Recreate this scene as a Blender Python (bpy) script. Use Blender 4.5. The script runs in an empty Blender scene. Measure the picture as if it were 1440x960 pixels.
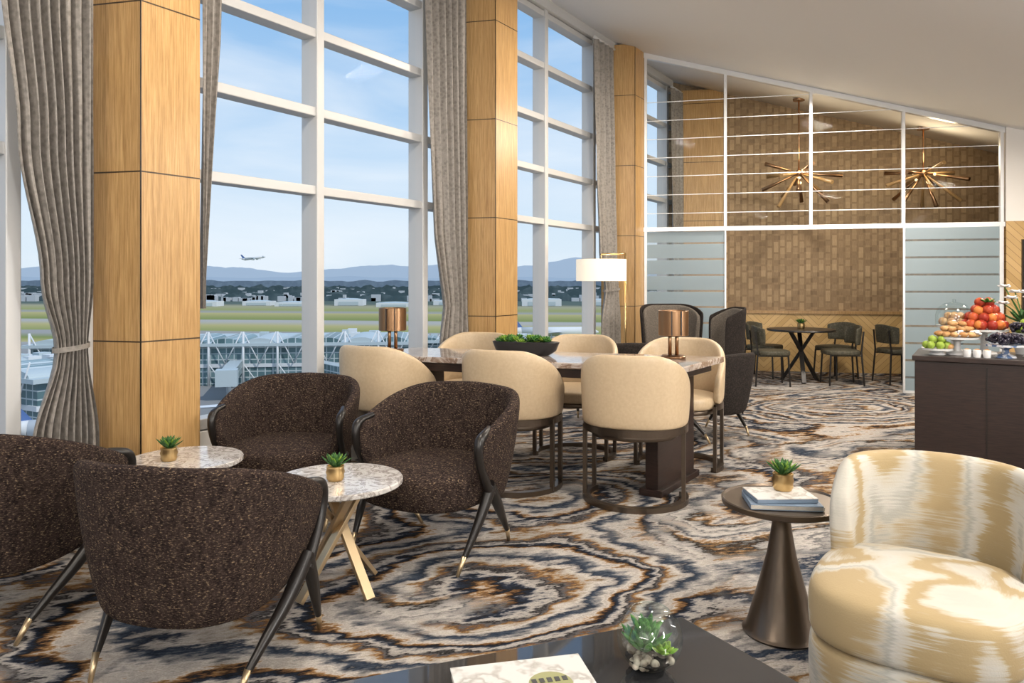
import bpy, bmesh, math, random
from mathutils import Vector, Matrix
random.seed(7)
F=1050.0; HZ=395.0; H=1.25
sc=bpy.context.scene
COL=sc.collection
# ---------------------------------------------------------------- helpers
class Mat:
    def __init__(s,name,col=(.5,.5,.5),rough=.5,metal=0,spec=None,trans=0,emit=None,es=0,coat=0,sheen=0,alpha=1):
        s.m=bpy.data.materials.new(name); s.m.use_nodes=True; s.nt=s.m.node_tree
        s.b=s.nt.nodes['Principled BSDF']; b=s.b.inputs
        b['Base Color'].default_value=(*col,1); b['Roughness'].default_value=rough; b['Metallic'].default_value=metal
        if spec is not None: b['Specular IOR Level'].default_value=spec
        b['Transmission Weight'].default_value=trans
        b['Coat Weight'].default_value=coat; b['Sheen Weight'].default_value=sheen
        if emit: b['Emission Color'].default_value=(*emit,1); b['Emission Strength'].default_value=es
        b['Alpha'].default_value=alpha
    def n(s,t,inp={},**pr):
        nd=s.nt.nodes.new(t)
        for k,v in pr.items(): setattr(nd,k,v)
        for k,v in inp.items():
            if isinstance(v,bpy.types.NodeSocket): s.nt.links.new(v,nd.inputs[k])
            else: nd.inputs[k].default_value=v
        return nd
    def math(s,op,a,b=0.0,c=0.0):
        return s.n('ShaderNodeMath',{0:a,1:b,2:c},operation=op).outputs[0]
    def coord(s,sc3=(1,1,1),rot=(0,0,0)):
        t=s.n('ShaderNodeTexCoord')
        return s.n('ShaderNodeMapping',{'Vector':t.outputs['Object'],'Scale':sc3,'Rotation':rot}).outputs[0]
    def noise(s,vec,scale,detail=3,rough=.55,dist=0):
        return s.n('ShaderNodeTexNoise',{'Vector':vec,'Scale':scale,'Detail':detail,'Roughness':rough,'Distortion':dist})
    def ramp(s,fac,stops,interp='LINEAR'):
        r=s.n('ShaderNodeValToRGB',{0:fac}); cr=r.color_ramp; cr.interpolation=interp
        while len(cr.elements)<len(stops): cr.elements.new(.5)
        for e,(p,c) in zip(cr.elements,stops): e.position=p; e.color=(*c,1)
        return r.outputs[0]
    def mix(s,fac,a,b,bt='MIX'):
        r=s.n('ShaderNodeMix',data_type='RGBA',blend_type=bt)
        for i,v in ((0,fac),(6,a),(7,b)):
            if isinstance(v,bpy.types.NodeSocket): s.nt.links.new(v,r.inputs[i])
            else: r.inputs[i].default_value=v if i==0 else (*v,1)
        return r.outputs[2]
    def link(s,out,name): s.nt.links.new(out,s.b.inputs[name]); return s
    def bump(s,h,st=.3,d=.01):
        s.link(s.n('ShaderNodeBump',{'Height':h,'Strength':st,'Distance':d}).outputs[0],'Normal'); return s
def setmat(o,m):
    if m: o.data.materials.append(m.m if isinstance(m,Mat) else m)
def par(o,p):
    if p is not None: o.parent=p
    return o
def grp(name,loc=(0,0,0),face=None,rz=0):
    e=bpy.data.objects.new(name,None); COL.objects.link(e); e.location=loc; e.empty_display_size=.1
    if face: rz=math.atan2(-face[0],face[1])
    e.rotation_euler=(0,0,rz); return e
def mk(name,vs,fs,m,p=None,smooth=False,sub=0):
    me=bpy.data.meshes.new(name); me.from_pydata([tuple(v) for v in vs],[],fs); me.update()
    bm=bmesh.new(); bm.from_mesh(me); bmesh.ops.recalc_face_normals(bm,faces=bm.faces); bm.to_mesh(me); bm.free()
    o=bpy.data.objects.new(name,me); COL.objects.link(o); setmat(o,m); par(o,p)
    if smooth:
        for f in me.polygons: f.use_smooth=True
    if sub:
        s=o.modifiers.new('s','SUBSURF'); s.levels=sub; s.render_levels=sub
    return o
def box(name,c,s,m,p=None,rz=0,bev=0,rot=None):
    x,y,z=[a/2 for a in s]
    vs=[(i*x,j*y,k*z) for i in(-1,1) for j in(-1,1) for k in(-1,1)]
    fs=[(0,1,3,2),(4,6,7,5),(0,4,5,1),(2,3,7,6),(0,2,6,4),(1,5,7,3)]
    o=mk(name,vs,fs,m,p); o.location=c; o.rotation_euler=rot if rot else (0,0,rz)
    if bev:
        b=o.modifiers.new('b','BEVEL'); b.width=bev; b.segments=3
    return o
def cyl(name,a,b,r1,r2,m,p=None,seg=24,squash=1):
    a=Vector(a); b=Vector(b); d=b-a; q=d.to_track_quat('Z','Y')
    vs=[];L=d.length
    for r,z in((r1,0),(r2,L)):
        for i in range(seg):
            t=2*math.pi*i/seg; vs.append((r*math.cos(t),r*squash*math.sin(t),z))
    fs=[(i,(i+1)%seg,seg+(i+1)%seg,seg+i) for i in range(seg)]+[tuple(range(seg)),tuple(range(seg,2*seg))]
    o=mk(name,vs,fs,m,p); o.location=a; o.rotation_mode='QUATERNION'; o.rotation_quaternion=q
    for f in o.data.polygons: f.use_smooth=len(f.vertices)==4
    return o
def lathe(name,prof,loc,m,p=None,seg=48,sx=1,sy=1,pw=2,sub=0):
    vs=[];n=len(prof)
    for r,z in prof:
        for i in range(seg):
            t=2*math.pi*i/seg; c,s_=math.cos(t),math.sin(t)
            k=1/((abs(c)**pw+abs(s_)**pw)**(1/pw))
            vs.append((r*c*k*sx,r*s_*k*sy,z))
    fs=[(j*seg+i,j*seg+(i+1)%seg,(j+1)*seg+(i+1)%seg,(j+1)*seg+i) for j in range(n-1) for i in range(seg)]
    fs+=[tuple(range(seg)),tuple(range((n-1)*seg,n*seg))]
    o=mk(name,vs,fs,m,p,smooth=True,sub=sub); o.location=loc
    if not sub:
        e=o.modifiers.new('e','EDGE_SPLIT'); e.split_angle=math.radians(40)
    return o
def cushion(name,rx,ry,z0,z1,pw,m,p,c=(0,0),e=.03,crown=.015):
    return lathe(name,[(.02,z0),(.9,z0),(.985,z0+e*.4),(1,z0+e),(1,z1-e),(.98,z1-e*.3),(.9,z1),(.5,z1+crown),(.02,z1+crown)],(c[0],c[1],0),m,p,sx=rx,sy=ry,pw=pw,sub=1)
def curve(name,pts,r,m,p=None,radii=None,cyclic=False,kind='POLY',res=6):
    c=bpy.data.curves.new(name,'CURVE'); c.dimensions='3D'; c.bevel_depth=r; c.bevel_resolution=4; c.use_fill_caps=True
    s=c.splines.new(kind); s.points.add(len(pts)-1)
    for i,q in enumerate(pts):
        s.points[i].co=(*q,1); s.points[i].radius=radii[i] if radii else 1
    s.use_cyclic_u=cyclic
    if kind=='NURBS': s.order_u=3; s.use_endpoint_u=True; s.resolution_u=res
    o=bpy.data.objects.new(name,c); COL.objects.link(o); setmat(o,m); return par(o,p)
def shell(name,rx,ry,t,z0f,z1f,amax,m,p,flare=.02,n=28,pw=2,tuck=.0,cx=0):
    vs=[];K=10
    for i in range(n+1):
        ph=-amax+2*amax*i/n; s_,c_=math.sin(ph),-math.cos(ph)
        r=1/((abs(s_/rx)**pw+abs(c_/ry)**pw)**(1/pw))
        a=abs(ph)/amax; z0=z0f(a); z1=z1f(a); h=z1-z0
        cs=[(-tuck-t*.3,z0),(-tuck,z0+h*.04),(flare*.35-tuck*.3,z0+h*.4),(flare,z1-t*.45),(flare-t*.2,z1-t*.1),(flare-t*.5,z1),(flare-t*.8,z1-t*.1),(flare-t,z1-t*.5),(flare*.35-t,z0+h*.4),(-tuck-t,z0+h*.04)]
        for o,z in cs: vs.append(((r+o)*s_+cx,(r+o)*c_,z))
    fs=[(i*K+k,i*K+(k+1)%K,(i+1)*K+(k+1)%K,(i+1)*K+k) for i in range(n) for k in range(K)]
    fs+=[tuple(range(K)),tuple(range(n*K,(n+1)*K))]
    return mk(name,vs,fs,m,p,smooth=True,sub=2)
def blobs(name,lst,m,p=None,sub=2,sq=(1,1,1)):
    bm=bmesh.new()
    for c,r in lst:
        ret=bmesh.ops.create_icosphere(bm,subdivisions=sub,radius=r)
        bmesh.ops.scale(bm,vec=sq,verts=ret['verts']); bmesh.ops.translate(bm,vec=c,verts=ret['verts'])
    me=bpy.data.meshes.new(name); bm.to_mesh(me); bm.free()
    for f in me.polygons: f.use_smooth=True
    o=bpy.data.objects.new(name,me); COL.objects.link(o); setmat(o,m); return par(o,p)
def leaves(name,items,m,p=None,fat=.4):
    vs=[];fs=[]
    for b,d,L,w in items:
        b=Vector(b); d=Vector(d).normalized(); s_=d.cross(Vector((0,0,1)))
        s_=s_.normalized() if s_.length>.05 else Vector((1,0,0)); u=s_.cross(d).normalized()
        prof=[(0,.35),(.3,.9),(.6,1),(.85,.6)]
        k0=len(vs)
        for tt,ww in prof:
            c=b+d*L*tt+Vector((0,0,1))*(.12*L*tt*tt)
            for a in range(6):
                an=a*math.pi/3; vs.append(c+s_*math.cos(an)*w*ww+u*math.sin(an)*w*ww*fat)
        vs.append(b+d*L+Vector((0,0,.12*L)))
        for j in range(3):
            for a in range(6): fs.append((k0+j*6+a,k0+j*6+(a+1)%6,k0+(j+1)*6+(a+1)%6,k0+(j+1)*6+a))
        for a in range(6): fs.append((k0+18+a,k0+18+(a+1)%6,k0+24))
        fs.append(tuple(k0+a for a in range(6)))
    return mk(name,vs,fs,m,p,smooth=True)
def rosette(c,r,n,w,up=(.15,1.3)):
    it=[]
    for i in range(n):
        t=i*2.399; k=i/n; el=up[0]+(up[1]-up[0])*k
        it.append((c,(math.cos(t)*math.cos(el),math.sin(t)*math.cos(el),math.sin(el)),r*(1-.35*k),w))
    return it
# ---------------------------------------------------------------- materials
def fabric(name,c1,c2,scale=120,rough=.9,st=.4,thr=(.45,.7),sheen=0):
    m=Mat(name,c1,rough,sheen=sheen,spec=.2); v=m.coord((1,1,1))
    n1=m.noise(v,scale,2).outputs[0]
    m.link(m.ramp(n1,[(thr[0],c1),(thr[1],c2)]),'Base Color'); m.bump(n1,st,.004); return m
m_tweed=Mat('brown_tweed',(.06,.04,.03),.9,spec=.15)
v=m_tweed.coord((1,1,2.4)); n1=m_tweed.noise(v,105,3,.65).outputs[0]; n2=m_tweed.noise(m_tweed.coord((1,1,.4)),45,2).outputs[0]
c=m_tweed.ramp(n1,[(.36,(.008,.005,.005)),(.52,(.042,.027,.024)),(.60,(.095,.065,.050)),(.67,(.44,.32,.19))])
m_tweed.link(m_tweed.mix(.28,c,m_tweed.ramp(n2,[(.4,(.012,.008,.008)),(.6,(.08,.055,.043))])),'Base Color'); m_tweed.bump(n1,1.0,.010)
m_leather=Mat('cream_leather',(.58,.43,.27),.36,spec=.5); n1=m_leather.noise(m_leather.coord(),60,3).outputs[0]
m_leather.link(m_leather.ramp(n1,[(.3,(.53,.40,.255)),(.7,(.59,.46,.30))]),'Base Color'); m_leather.bump(n1,.08,.002)
m_bronze=Mat('dark_bronze',(.14,.11,.085),.32,.9)
m_bronze2=Mat('copper_bronze',(.34,.20,.11),.3,1)
m_brass=Mat('brass',(.62,.43,.2),.28,1)
m_gold=Mat('champagne_gold',(.62,.48,.30),.33,.85)
m_blackwood=Mat('ebonised_wood',(.012,.010,.009),.33)
m_darkwood=Mat('espresso_wood',(.02,.012,.01),.35); v=m_darkwood.coord((2,2,30)); n1=m_darkwood.noise(v,6,3).outputs[0]
m_darkwood.link(m_darkwood.ramp(n1,[(.3,(.012,.007,.006)),(.7,(.035,.018,.014))]),'Base Color')
def oak(name,a,b,sc3=(14,14,.7),joints=True):
    m=Mat(name,a,.33,spec=.5); v=m.coord(sc3); n1=m.noise(v,5,5,.6,.4).outputs[0]
    n3=m.noise(m.coord((34,34,.9)),5,4,.7).outputs[0]
    n0=m.noise(m.coord((1,1,.5)),1.2,2).outputs[0]
    c=m.ramp(n1,[(.3,a),(.52,tuple((x+y)/2 for x,y in zip(a,b))),(.72,b)])
    c=m.mix(.8,c,m.ramp(n3,[(.36,(.52,.45,.36)),(.58,(1,1,1))]),'MULTIPLY')
    c=m.mix(m.math('MULTIPLY',n0,.5),c,tuple(x*.75 for x in a))
    if joints:
        t=m.n('ShaderNodeTexCoord').outputs['Object']; z=m.n('ShaderNodeSeparateXYZ',{0:t}).outputs[2]
        f=m.math('FRACT',m.math('DIVIDE',m.math('SUBTRACT',z,.12),.83))
        g=m.math('LESS_THAN',f,.009); c=m.mix(g,c,(.05,.03,.015))
    m.link(c,'Base Color'); return m
m_oak=oak('honey_oak_panel',(.48,.28,.105),(.66,.43,.19))
m_oak_plain=oak('oak_trim',(.42,.25,.10),(.56,.36,.16),joints=False)
m_white=Mat('ceiling_paint',(.89,.885,.875),.9)
m_wallw=Mat('wall_paint',(.84,.82,.79),.85)
m_frame=Mat('window_aluminium',(.58,.58,.575),.4,.1)
m_chrome=Mat('partition_aluminium',(.80,.82,.84),.3,.4)
# carpet
m_carpet=Mat('agate_carpet',(.4,.4,.4),.97,spec=.1)
M=m_carpet; co=M.coord((1,1,1),(0,0,-.3)); co=M.n('ShaderNodeMapping',{'Vector':co,'Scale':(.66,1.0,1)}).outputs[0]
w1=M.noise(co,1.7,3,.5).outputs['Color']
wv=M.n('ShaderNodeVectorMath',{0:w1,1:(-.5,-.5,-.5)},operation='ADD').outputs[0]
wv=M.n('ShaderNodeVectorMath',{0:wv,1:(.48,.48,0)},operation='MULTIPLY').outputs[0]
cv=M.n('ShaderNodeVectorMath',{0:co,1:wv},operation='ADD').outputs[0]
vd=M.n('ShaderNodeTexVoronoi',{'Vector':cv,'Scale':.78,'Smoothness':.35},feature='SMOOTH_F1').outputs['Distance']
n=M.noise(cv,.9,1.5,.45).outputs[0]
fine=M.noise(M.n('ShaderNodeMapping',{'Vector':co,'Scale':(1,1.8,1)}).outputs[0],10,4,.7).outputs[0]
val=M.math('ADD',M.math('ADD',M.math('MULTIPLY',vd,5.4),M.math('MULTIPLY',n,2.8)),M.math('MULTIPLY',fine,.65))
fr=M.math('FRACT',val)
W=(.53,.49,.45);G=(.22,.21,.205);NV=(.018,.027,.048);BK=(.011,.010,.010);BR=(.12,.062,.03);GD=(.29,.17,.072)
c1=M.ramp(fr,[(0,W),(.06,G),(.10,NV),(.17,(.05,.065,.09)),(.21,(.17,.17,.18)),(.26,(.30,.29,.28)),(.31,W),(.36,(.38,.35,.32)),(.40,W),(.44,GD),(.48,BR),(.51,BK),(.59,NV),(.63,(.26,.25,.25)),(.67,(.44,.41,.37)),(.71,(.30,.28,.27)),(.74,BK),(.80,(.11,.105,.11)),(.84,BR),(.88,GD),(.92,(.38,.34,.29)),(1,W)])
val2=M.math('FRACT',M.math('MULTIPLY',M.math('ADD',n,M.math('MULTIPLY',fine,.10)),9))
c2=M.ramp(val2,[(0,W),(.14,(.38,.36,.34)),(.2,(.13,.13,.135)),(.27,W),(.42,(.31,.30,.29)),(.5,BK),(.56,(.11,.07,.04)),(.62,GD),(.68,W),(.8,(.05,.055,.07)),(.86,(.25,.25,.25)),(1,W)])
msk=M.ramp(M.noise(co,1.0,2).outputs[0],[(.54,(0,0,0)),(.62,(1,1,1))])
cc=M.mix(msk,c1,c2)
cc=M.mix(.35,cc,M.ramp(fine,[(.34,(.05,.05,.06)),(.45,(1,1,1))]),'MULTIPLY')
sp=M.noise(M.coord(),160,2).outputs[0]
cc=M.mix(.40,cc,M.ramp(sp,[(.3,(.35,.35,.35)),(.7,(1,1,1))]),'MULTIPLY')
M.link(cc,'Base Color'); M.bump(sp,.5,.005)
# wallpaper
m_wp=Mat('woven_wallpaper',(.3,.2,.1),.7); M=m_wp
t=M.n('ShaderNodeTexCoord').outputs['Object']; s=M.n('ShaderNodeSeparateXYZ',{0:t})
def brick(M,vec,c1,c2,mo,ms,bw,rh,off=.5,sm=.1):
    return M.n('ShaderNodeTexBrick',{'Vector':vec,'Scale':1.0,'Color1':(*c1,1),'Color2':(*c2,1),'Mortar':(*mo,1),'Mortar Size':ms,'Mortar Smooth':sm,'Brick Width':bw,'Row Height':rh,'Bias':0.0},offset=off).outputs[0]
vv=M.n('ShaderNodeCombineXYZ',{0:s.outputs[2],1:s.outputs[0],2:0.0}).outputs[0]
b1=brick(M,vv,(.50,.36,.21),(.25,.165,.092),(.20,.13,.07),.014,.17,.085)
vv2=M.n('ShaderNodeCombineXYZ',{0:s.outputs[0],1:s.outputs[2],2:0.0}).outputs[0]
b2_=brick(M,vv2,(.46,.33,.19),(.24,.16,.09),(.44,.31,.175),.014,.17,.085)
nz=M.noise(M.coord((30,30,3)),6,3).outputs[0]
M.link(M.mix(.45,M.mix(.42,b1,b2_),M.ramp(nz,[(.3,(.55,.5,.46)),(.7,(1,1,1))]),'MULTIPLY'),'Base Color')
# chevron
m_chev=Mat('chevron_oak',(.5,.3,.1),.5); M=m_chev
t=M.n('ShaderNodeTexCoord').outputs['Object']; s=M.n('ShaderNodeSeparateXYZ',{0:t})
pp=M.math('ADD',M.math('PINGPONG',s.outputs[0],.36),s.outputs[2])
idx=M.math('DIVIDE',pp,.085); fl=M.math('FLOOR',idx); fr=M.math('FRACT',idx)
wn=M.n('ShaderNodeTexWhiteNoise',{'W':fl},noise_dimensions='1D').outputs[0]
cc=M.ramp(wn,[(0,(.48,.31,.12)),(1,(.62,.42,.19))]); cc=M.mix(M.math('LESS_THAN',fr,.06),cc,(.2,.11,.04))
M.link(cc,'Base Color')
def marble(name,base,vein,sc_=6,rough=.12):
    m=Mat(name,base,rough,spec=.6); v=m.coord(); n1=m.noise(v,sc_,6,.65,1.2).outputs[0]
    m.link(m.ramp(n1,[(.36,base),(.46,vein),(.50,base),(.58,tuple(x*.8 for x in base)),(.63,vein),(.68,base)]),'Base Color'); return m
m_marble=marble('white_marble',(.64,.615,.59),(.26,.23,.21),11)
m_tabletop=marble('grey_brown_marble_top',(.50,.44,.40),(.20,.13,.09),4,.08)
m_black=Mat('smoked_mirror_lacquer',(.14,.14,.145),.04,metal=.8,spec=.8)
m_blackmatt=Mat('black_ceramic',(.015,.015,.017),.35)
m_green=fabric('succulent_green',(.035,.12,.025),(.10,.26,.05),60,.5,.1)
m_green2=fabric('succulent_lime',(.14,.27,.03),(.28,.38,.07),60,.5,.1)
m_darkgreen=fabric('dark_leaf',(.03,.09,.025),(.08,.20,.05),60,.5,.1)
m_stone=fabric('pebbles',(.14,.11,.085),(.44,.39,.32),40,.7,.1)
m_paper=Mat('book_white',(.60,.59,.57),.5); n1=m_paper.noise(m_paper.coord(),14,3).outputs[0]
m_paper.link(m_paper.ramp(n1,[(.5,(.60,.59,.57)),(.58,(.38,.36,.33)),(.62,(.60,.59,.57))]),'Base Color')
m_bookb=Mat('book_blue',(.16,.22,.30),.5)
m_pages=Mat('book_pages',(.62,.58,.51),.8); m_ink=Mat('cover_ink',(.05,.05,.05),.5)
# ikat: vertical patches of gold / cream / silver with feathered weft edges
m_ikat=Mat('ikat_velvet',(.6,.5,.3),.7,sheen=.08,spec=.2); M=m_ikat
v=M.coord((1,1,1)); big=M.noise(M.coord((1.0,1.0,.30),(0,0,.5)),4.8,.5,.4).outputs[0]
str_=M.noise(M.coord((2,2,60)),3.0,4,.7).outputs[0]; med=M.noise(M.coord((1,1,1.6)),9,2,.5).outputs[0]
vf=M.math('ADD',M.math('ADD',big,M.math('MULTIPLY',M.math('SUBTRACT',str_,.5),.18)),M.math('MULTIPLY',M.math('SUBTRACT',med,.5),.14))
M.link(M.ramp(vf,[(.30,(.44,.425,.38)),(.38,(.50,.475,.42)),(.43,(.36,.275,.15)),(.49,(.38,.29,.155)),(.515,(.49,.455,.38)),(.56,(.52,.505,.46)),(.60,(.36,.355,.32)),(.63,(.48,.45,.38)),(.68,(.38,.29,.16))]),'Base Color')
M.bump(M.noise(v,220,2).outputs[0],.2,.003)
# curtains
m_curt=Mat('silver_taupe_curtain',(.3,.27,.24),.5,sheen=.2); M=m_curt
n1=M.noise(M.coord((1,1,1)),90,2).outputs[0]; n2=M.n('ShaderNodeTexVoronoi',{'Vector':M.coord((1,1,1)),'Scale':34.0}).outputs[0]
M.link(M.mix(.45,M.ramp(n1,[(.3,(.13,.117,.103)),(.7,(.23,.205,.18))]),M.ramp(n2,[(.2,(.15,.135,.12)),(.6,(.32,.295,.265))])),'Base Color')
def glassmat(name,tint=(1,1,1),gl=.05):
    m=Mat(name); nt=m.nt; nt.nodes.remove(m.b); out=nt.nodes['Material Output']
    tr=m.n('ShaderNodeBsdfTransparent',{'Color':(*tint,1)}); g=m.n('ShaderNodeBsdfGlossy',{'Roughness':.02})
    mx=m.n('ShaderNodeMixShader',{0:gl,1:tr.outputs[0],2:g.outputs[0]}); nt.links.new(mx.outputs[0],out.inputs[0]); return m
m_glass=glassmat('clear_glass',(.97,.985,.99),.001)
m_glass2=glassmat('partition_glass',(.96,.98,.98),.002)
m_frost=Mat('frosted_band_glass'); nt=m_frost.nt; M=m_frost; nt.nodes.remove(M.b)
t=M.n('ShaderNodeTexCoord').outputs['Object']; z=M.n('ShaderNodeSeparateXYZ',{0:t}).outputs[2]
bd=M.math('LESS_THAN',M.math('FRACT',M.math('DIVIDE',z,.19)),.12)
df=M.n('ShaderNodeBsdfDiffuse',{'Color':(.42,.53,.59,1)}); tl=M.n('ShaderNodeBsdfTranslucent',{'Color':(.46,.58,.65,1)})
tr=M.n('ShaderNodeBsdfTransparent'); a=M.n('ShaderNodeMixShader',{0:.45,1:df.outputs[0],2:tl.outputs[0]})
gl=M.n('ShaderNodeBsdfGlossy',{'Roughness':.3}); a2=M.n('ShaderNodeMixShader',{0:.06,1:a.outputs[0],2:gl.outputs[0]})
a3=M.n('ShaderNodeMixShader',{0:.18,1:a2.outputs[0],2:tr.outputs[0]})
b2=M.n('ShaderNodeMixShader',{0:M.math('MULTIPLY',bd,.75),1:a3.outputs[0],2:tr.outputs[0]}); nt.links.new(b2.outputs[0],nt.nodes['Material Output'].inputs[0])
m_strip=Mat('frost_strip',(.8,.83,.85),.4)
m_shade=Mat('lamp_shade',(.85,.80,.70),.8,emit=(1,.84,.62),es=.5)
m_glow=Mat('bulb',(1,.8,.5),.5,emit=(1,.72,.4),es=1.6)
m_grey=fabric('taupe_felt',(.11,.095,.08),(.18,.155,.13),90)
m_dkfab=fabric('charcoal_fabric',(.016,.013,.012),(.045,.035,.03),90)
m_olive=fabric('olive_leather',(.055,.052,.037),(.11,.10,.075),50,.5,.1)
m_por=Mat('porcelain',(.70,.70,.70),.15,spec=.6)
# ---------------------------------------------------------------- room frame
X0=-4.084; MS=.629; L_=math.hypot(1,MS); U=Vector((MS/L_,1/L_,0)); D=Vector((1/L_,-MS/L_,0)); VPX=720+MS*F
RZ=math.atan2(U.y,U.x)
def R(d,u,z=0): return Vector((X0,0,z))+D*d+U*u
def ywall(px,off=0): return -(X0-off*L_)*F/(VPX-px)
def wallpt(y,off=0,z=0): return Vector((X0-off*L_+MS*y,y,z))
A=Vector((1.603,9.05,0)); B=Vector((5.37,8.15,0)); PD=(B-A).normalized(); PRZ=math.atan2(PD.y,PD.x)
BW0=Vector((2.615,10.65,0)); BD=Vector((.98,-.2,0)).normalized(); BRZ=math.atan2(BD.y,BD.x)
def inter(P,d,Q,e):
    den=d.x*e.y-d.y*e.x; t=((Q.x-P.x)*e.y-(Q.y-P.y)*e.x)/den; return P+d*t
def ceilz(d):
    if d<3.7: return 4.01-.295*d
    t=d-3.7; return 4.01-.295*3.7-.295*t+.05*t*t
GO=.33; DR=6.4; U0=-2.6
bl=inter(R(-.45,0),U,BW0,BD); brr=inter(R(DR,0),U,BW0,BD)
mk('floor',[R(-.45,U0),R(DR,U0),brr,bl],[(0,1,2,3)],m_carpet)
ds=[-.45,0,1,2,3,3.7]+[3.7+.27*i for i in range(1,11)]; vs=[]
for d in ds:
    e=inter(R(d,0),U,BW0,BD); vs+= [R(d,U0,ceilz(d)),Vector((e.x,e.y,ceilz(d)))]
fs=[(2*i,2*i+1,2*i+3,2*i+2) for i in range(len(ds)-1)]
o=mk('ceiling',vs,fs,m_white,smooth=True); so=o.modifiers.new('s','SOLIDIFY'); so.thickness=.2
so.offset=-1 if o.data.polygons[0].normal.z<0 else 1
def wallseg(name,P,Q,z0,z1,th,m,off=0):
    d=(Q-P); c=(P+Q)/2; nrm=Vector((-d.y,d.x,0)).normalized()
    c=c+nrm*off; return box(name,(c.x,c.y,(z0+z1)/2),(Vector((d.x,d.y,0)).length,th,z1-z0),m,None,math.atan2(d.y,d.x))
wallseg('wall_right',R(DR+.06,U0),Vector((brr.x,brr.y,0))+D*.06,0,3.4,.12,m_wallw)
wallseg('wall_rear',R(-.45,U0-.06),R(DR,U0-.06),0,4.2,.12,m_wallw)
SILL=.40
yA,yB=-3.0,bl.y+.2
sp0=wallpt(yA,GO); sp1=wallpt(yB-.35,GO)
wallseg('wall_window',sp0,sp1,0,SILL,.14,m_wallw)
wallseg('trim_window_head',sp0,sp1,3.98,4.12,.2,m_frame)
e0=Vector((bl.x,bl.y,0))
def bpoint(t,z=0):
    p=BW0+BD*t; return Vector((p.x,p.y,z))
w=wallseg('wall_back',e0,brr,0,4.3,.12,m_wp,off=.06)
wallseg('trim_wainscot',bpoint(.05),brr,0,.80,.05,m_chev,off=-.03)
wallseg('trim_wainscot_cap',bpoint(.05),brr,.80,.84,.09,m_oak_plain,off=-.04)
wallseg('trim_oak_corner_panel',bpoint(-.2),bpoint(.38),0,3.95,.08,m_oak,off=-.05)
def column(name,y0,y1,off=GO+.05):
    p0=wallpt(y0); p1=wallpt(y1); t=off/(PD.dot(D))
    q0=p0-PD*t; q1=p1-PD*t
    pts=[p0,p1,q1,q0]; top=4.05
    vs=[(p.x,p.y,0) for p in pts]+[(p.x,p.y,top) for p in pts]
    o=mk(name,vs,[(0,1,2,3),(4,5,6,7),(0,1,5,4),(1,2,6,5),(2,3,7,6),(3,0,4,7)],m_oak)
    b=o.modifiers.new('b','BEVEL'); b.width=.006; b.segments=2
    cyl('corner_reveal',(p0.x,p0.y,0),(p0.x,p0.y,top),.0035,.0035,m_blackwood,o,8)
    return o
cols=[(ywall(198),ywall(282)),(ywall(697),ywall(728)),(ywall(893),ywall(907)),(.95,1.25)]
for y0,y1 in cols: column('oak_column',y0,y1)
def wbar(name,ya,yb,z,h,dep,p):
    a_=wallpt(ya,GO,z); b_=wallpt(yb,GO,z); c_=(a_+b_)/2
    return box(name,c_,((b_-a_).length,dep,h),m_frame,p,RZ,.006)
TZ=[.44,1.85,2.37,2.89,3.42,3.94]
def window(i,ya,yb,muls):
    g=grp('window_%d'%i)
    for k,z in enumerate(TZ): wbar('transom_%d'%k,ya,yb,z,.06,.12,g)
    for k,y in enumerate(muls):
        p=wallpt(y,GO,(SILL+4.0)/2); box('mullion_%d'%k,p,(.065,.15,4.0-SILL),m_frame,g,RZ,.006)
    a_=wallpt(ya,GO); b_=wallpt(yb,GO)
    mk('pane',[(a_.x,a_.y,SILL),(b_.x,b_.y,SILL),(b_.x,b_.y,4.0),(a_.x,a_.y,4.0)],[(0,1,2,3)],m_glass,g)
window(1,-2.9,1.1,[-2.6,-1.6,-.6,.4,1.05]); window(2,1.1,3.75,[1.2,2.3,ywall(8,GO),3.7])
window(3,3.75,6.35,[4.02,ywall(440,GO),ywall(588,GO)]); window(4,6.35,9.1,[6.7,ywall(760,GO),ywall(828,GO)])
window(5,9.1,bl.y-.1,[9.5,ywall(932,GO),10.9])
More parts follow.
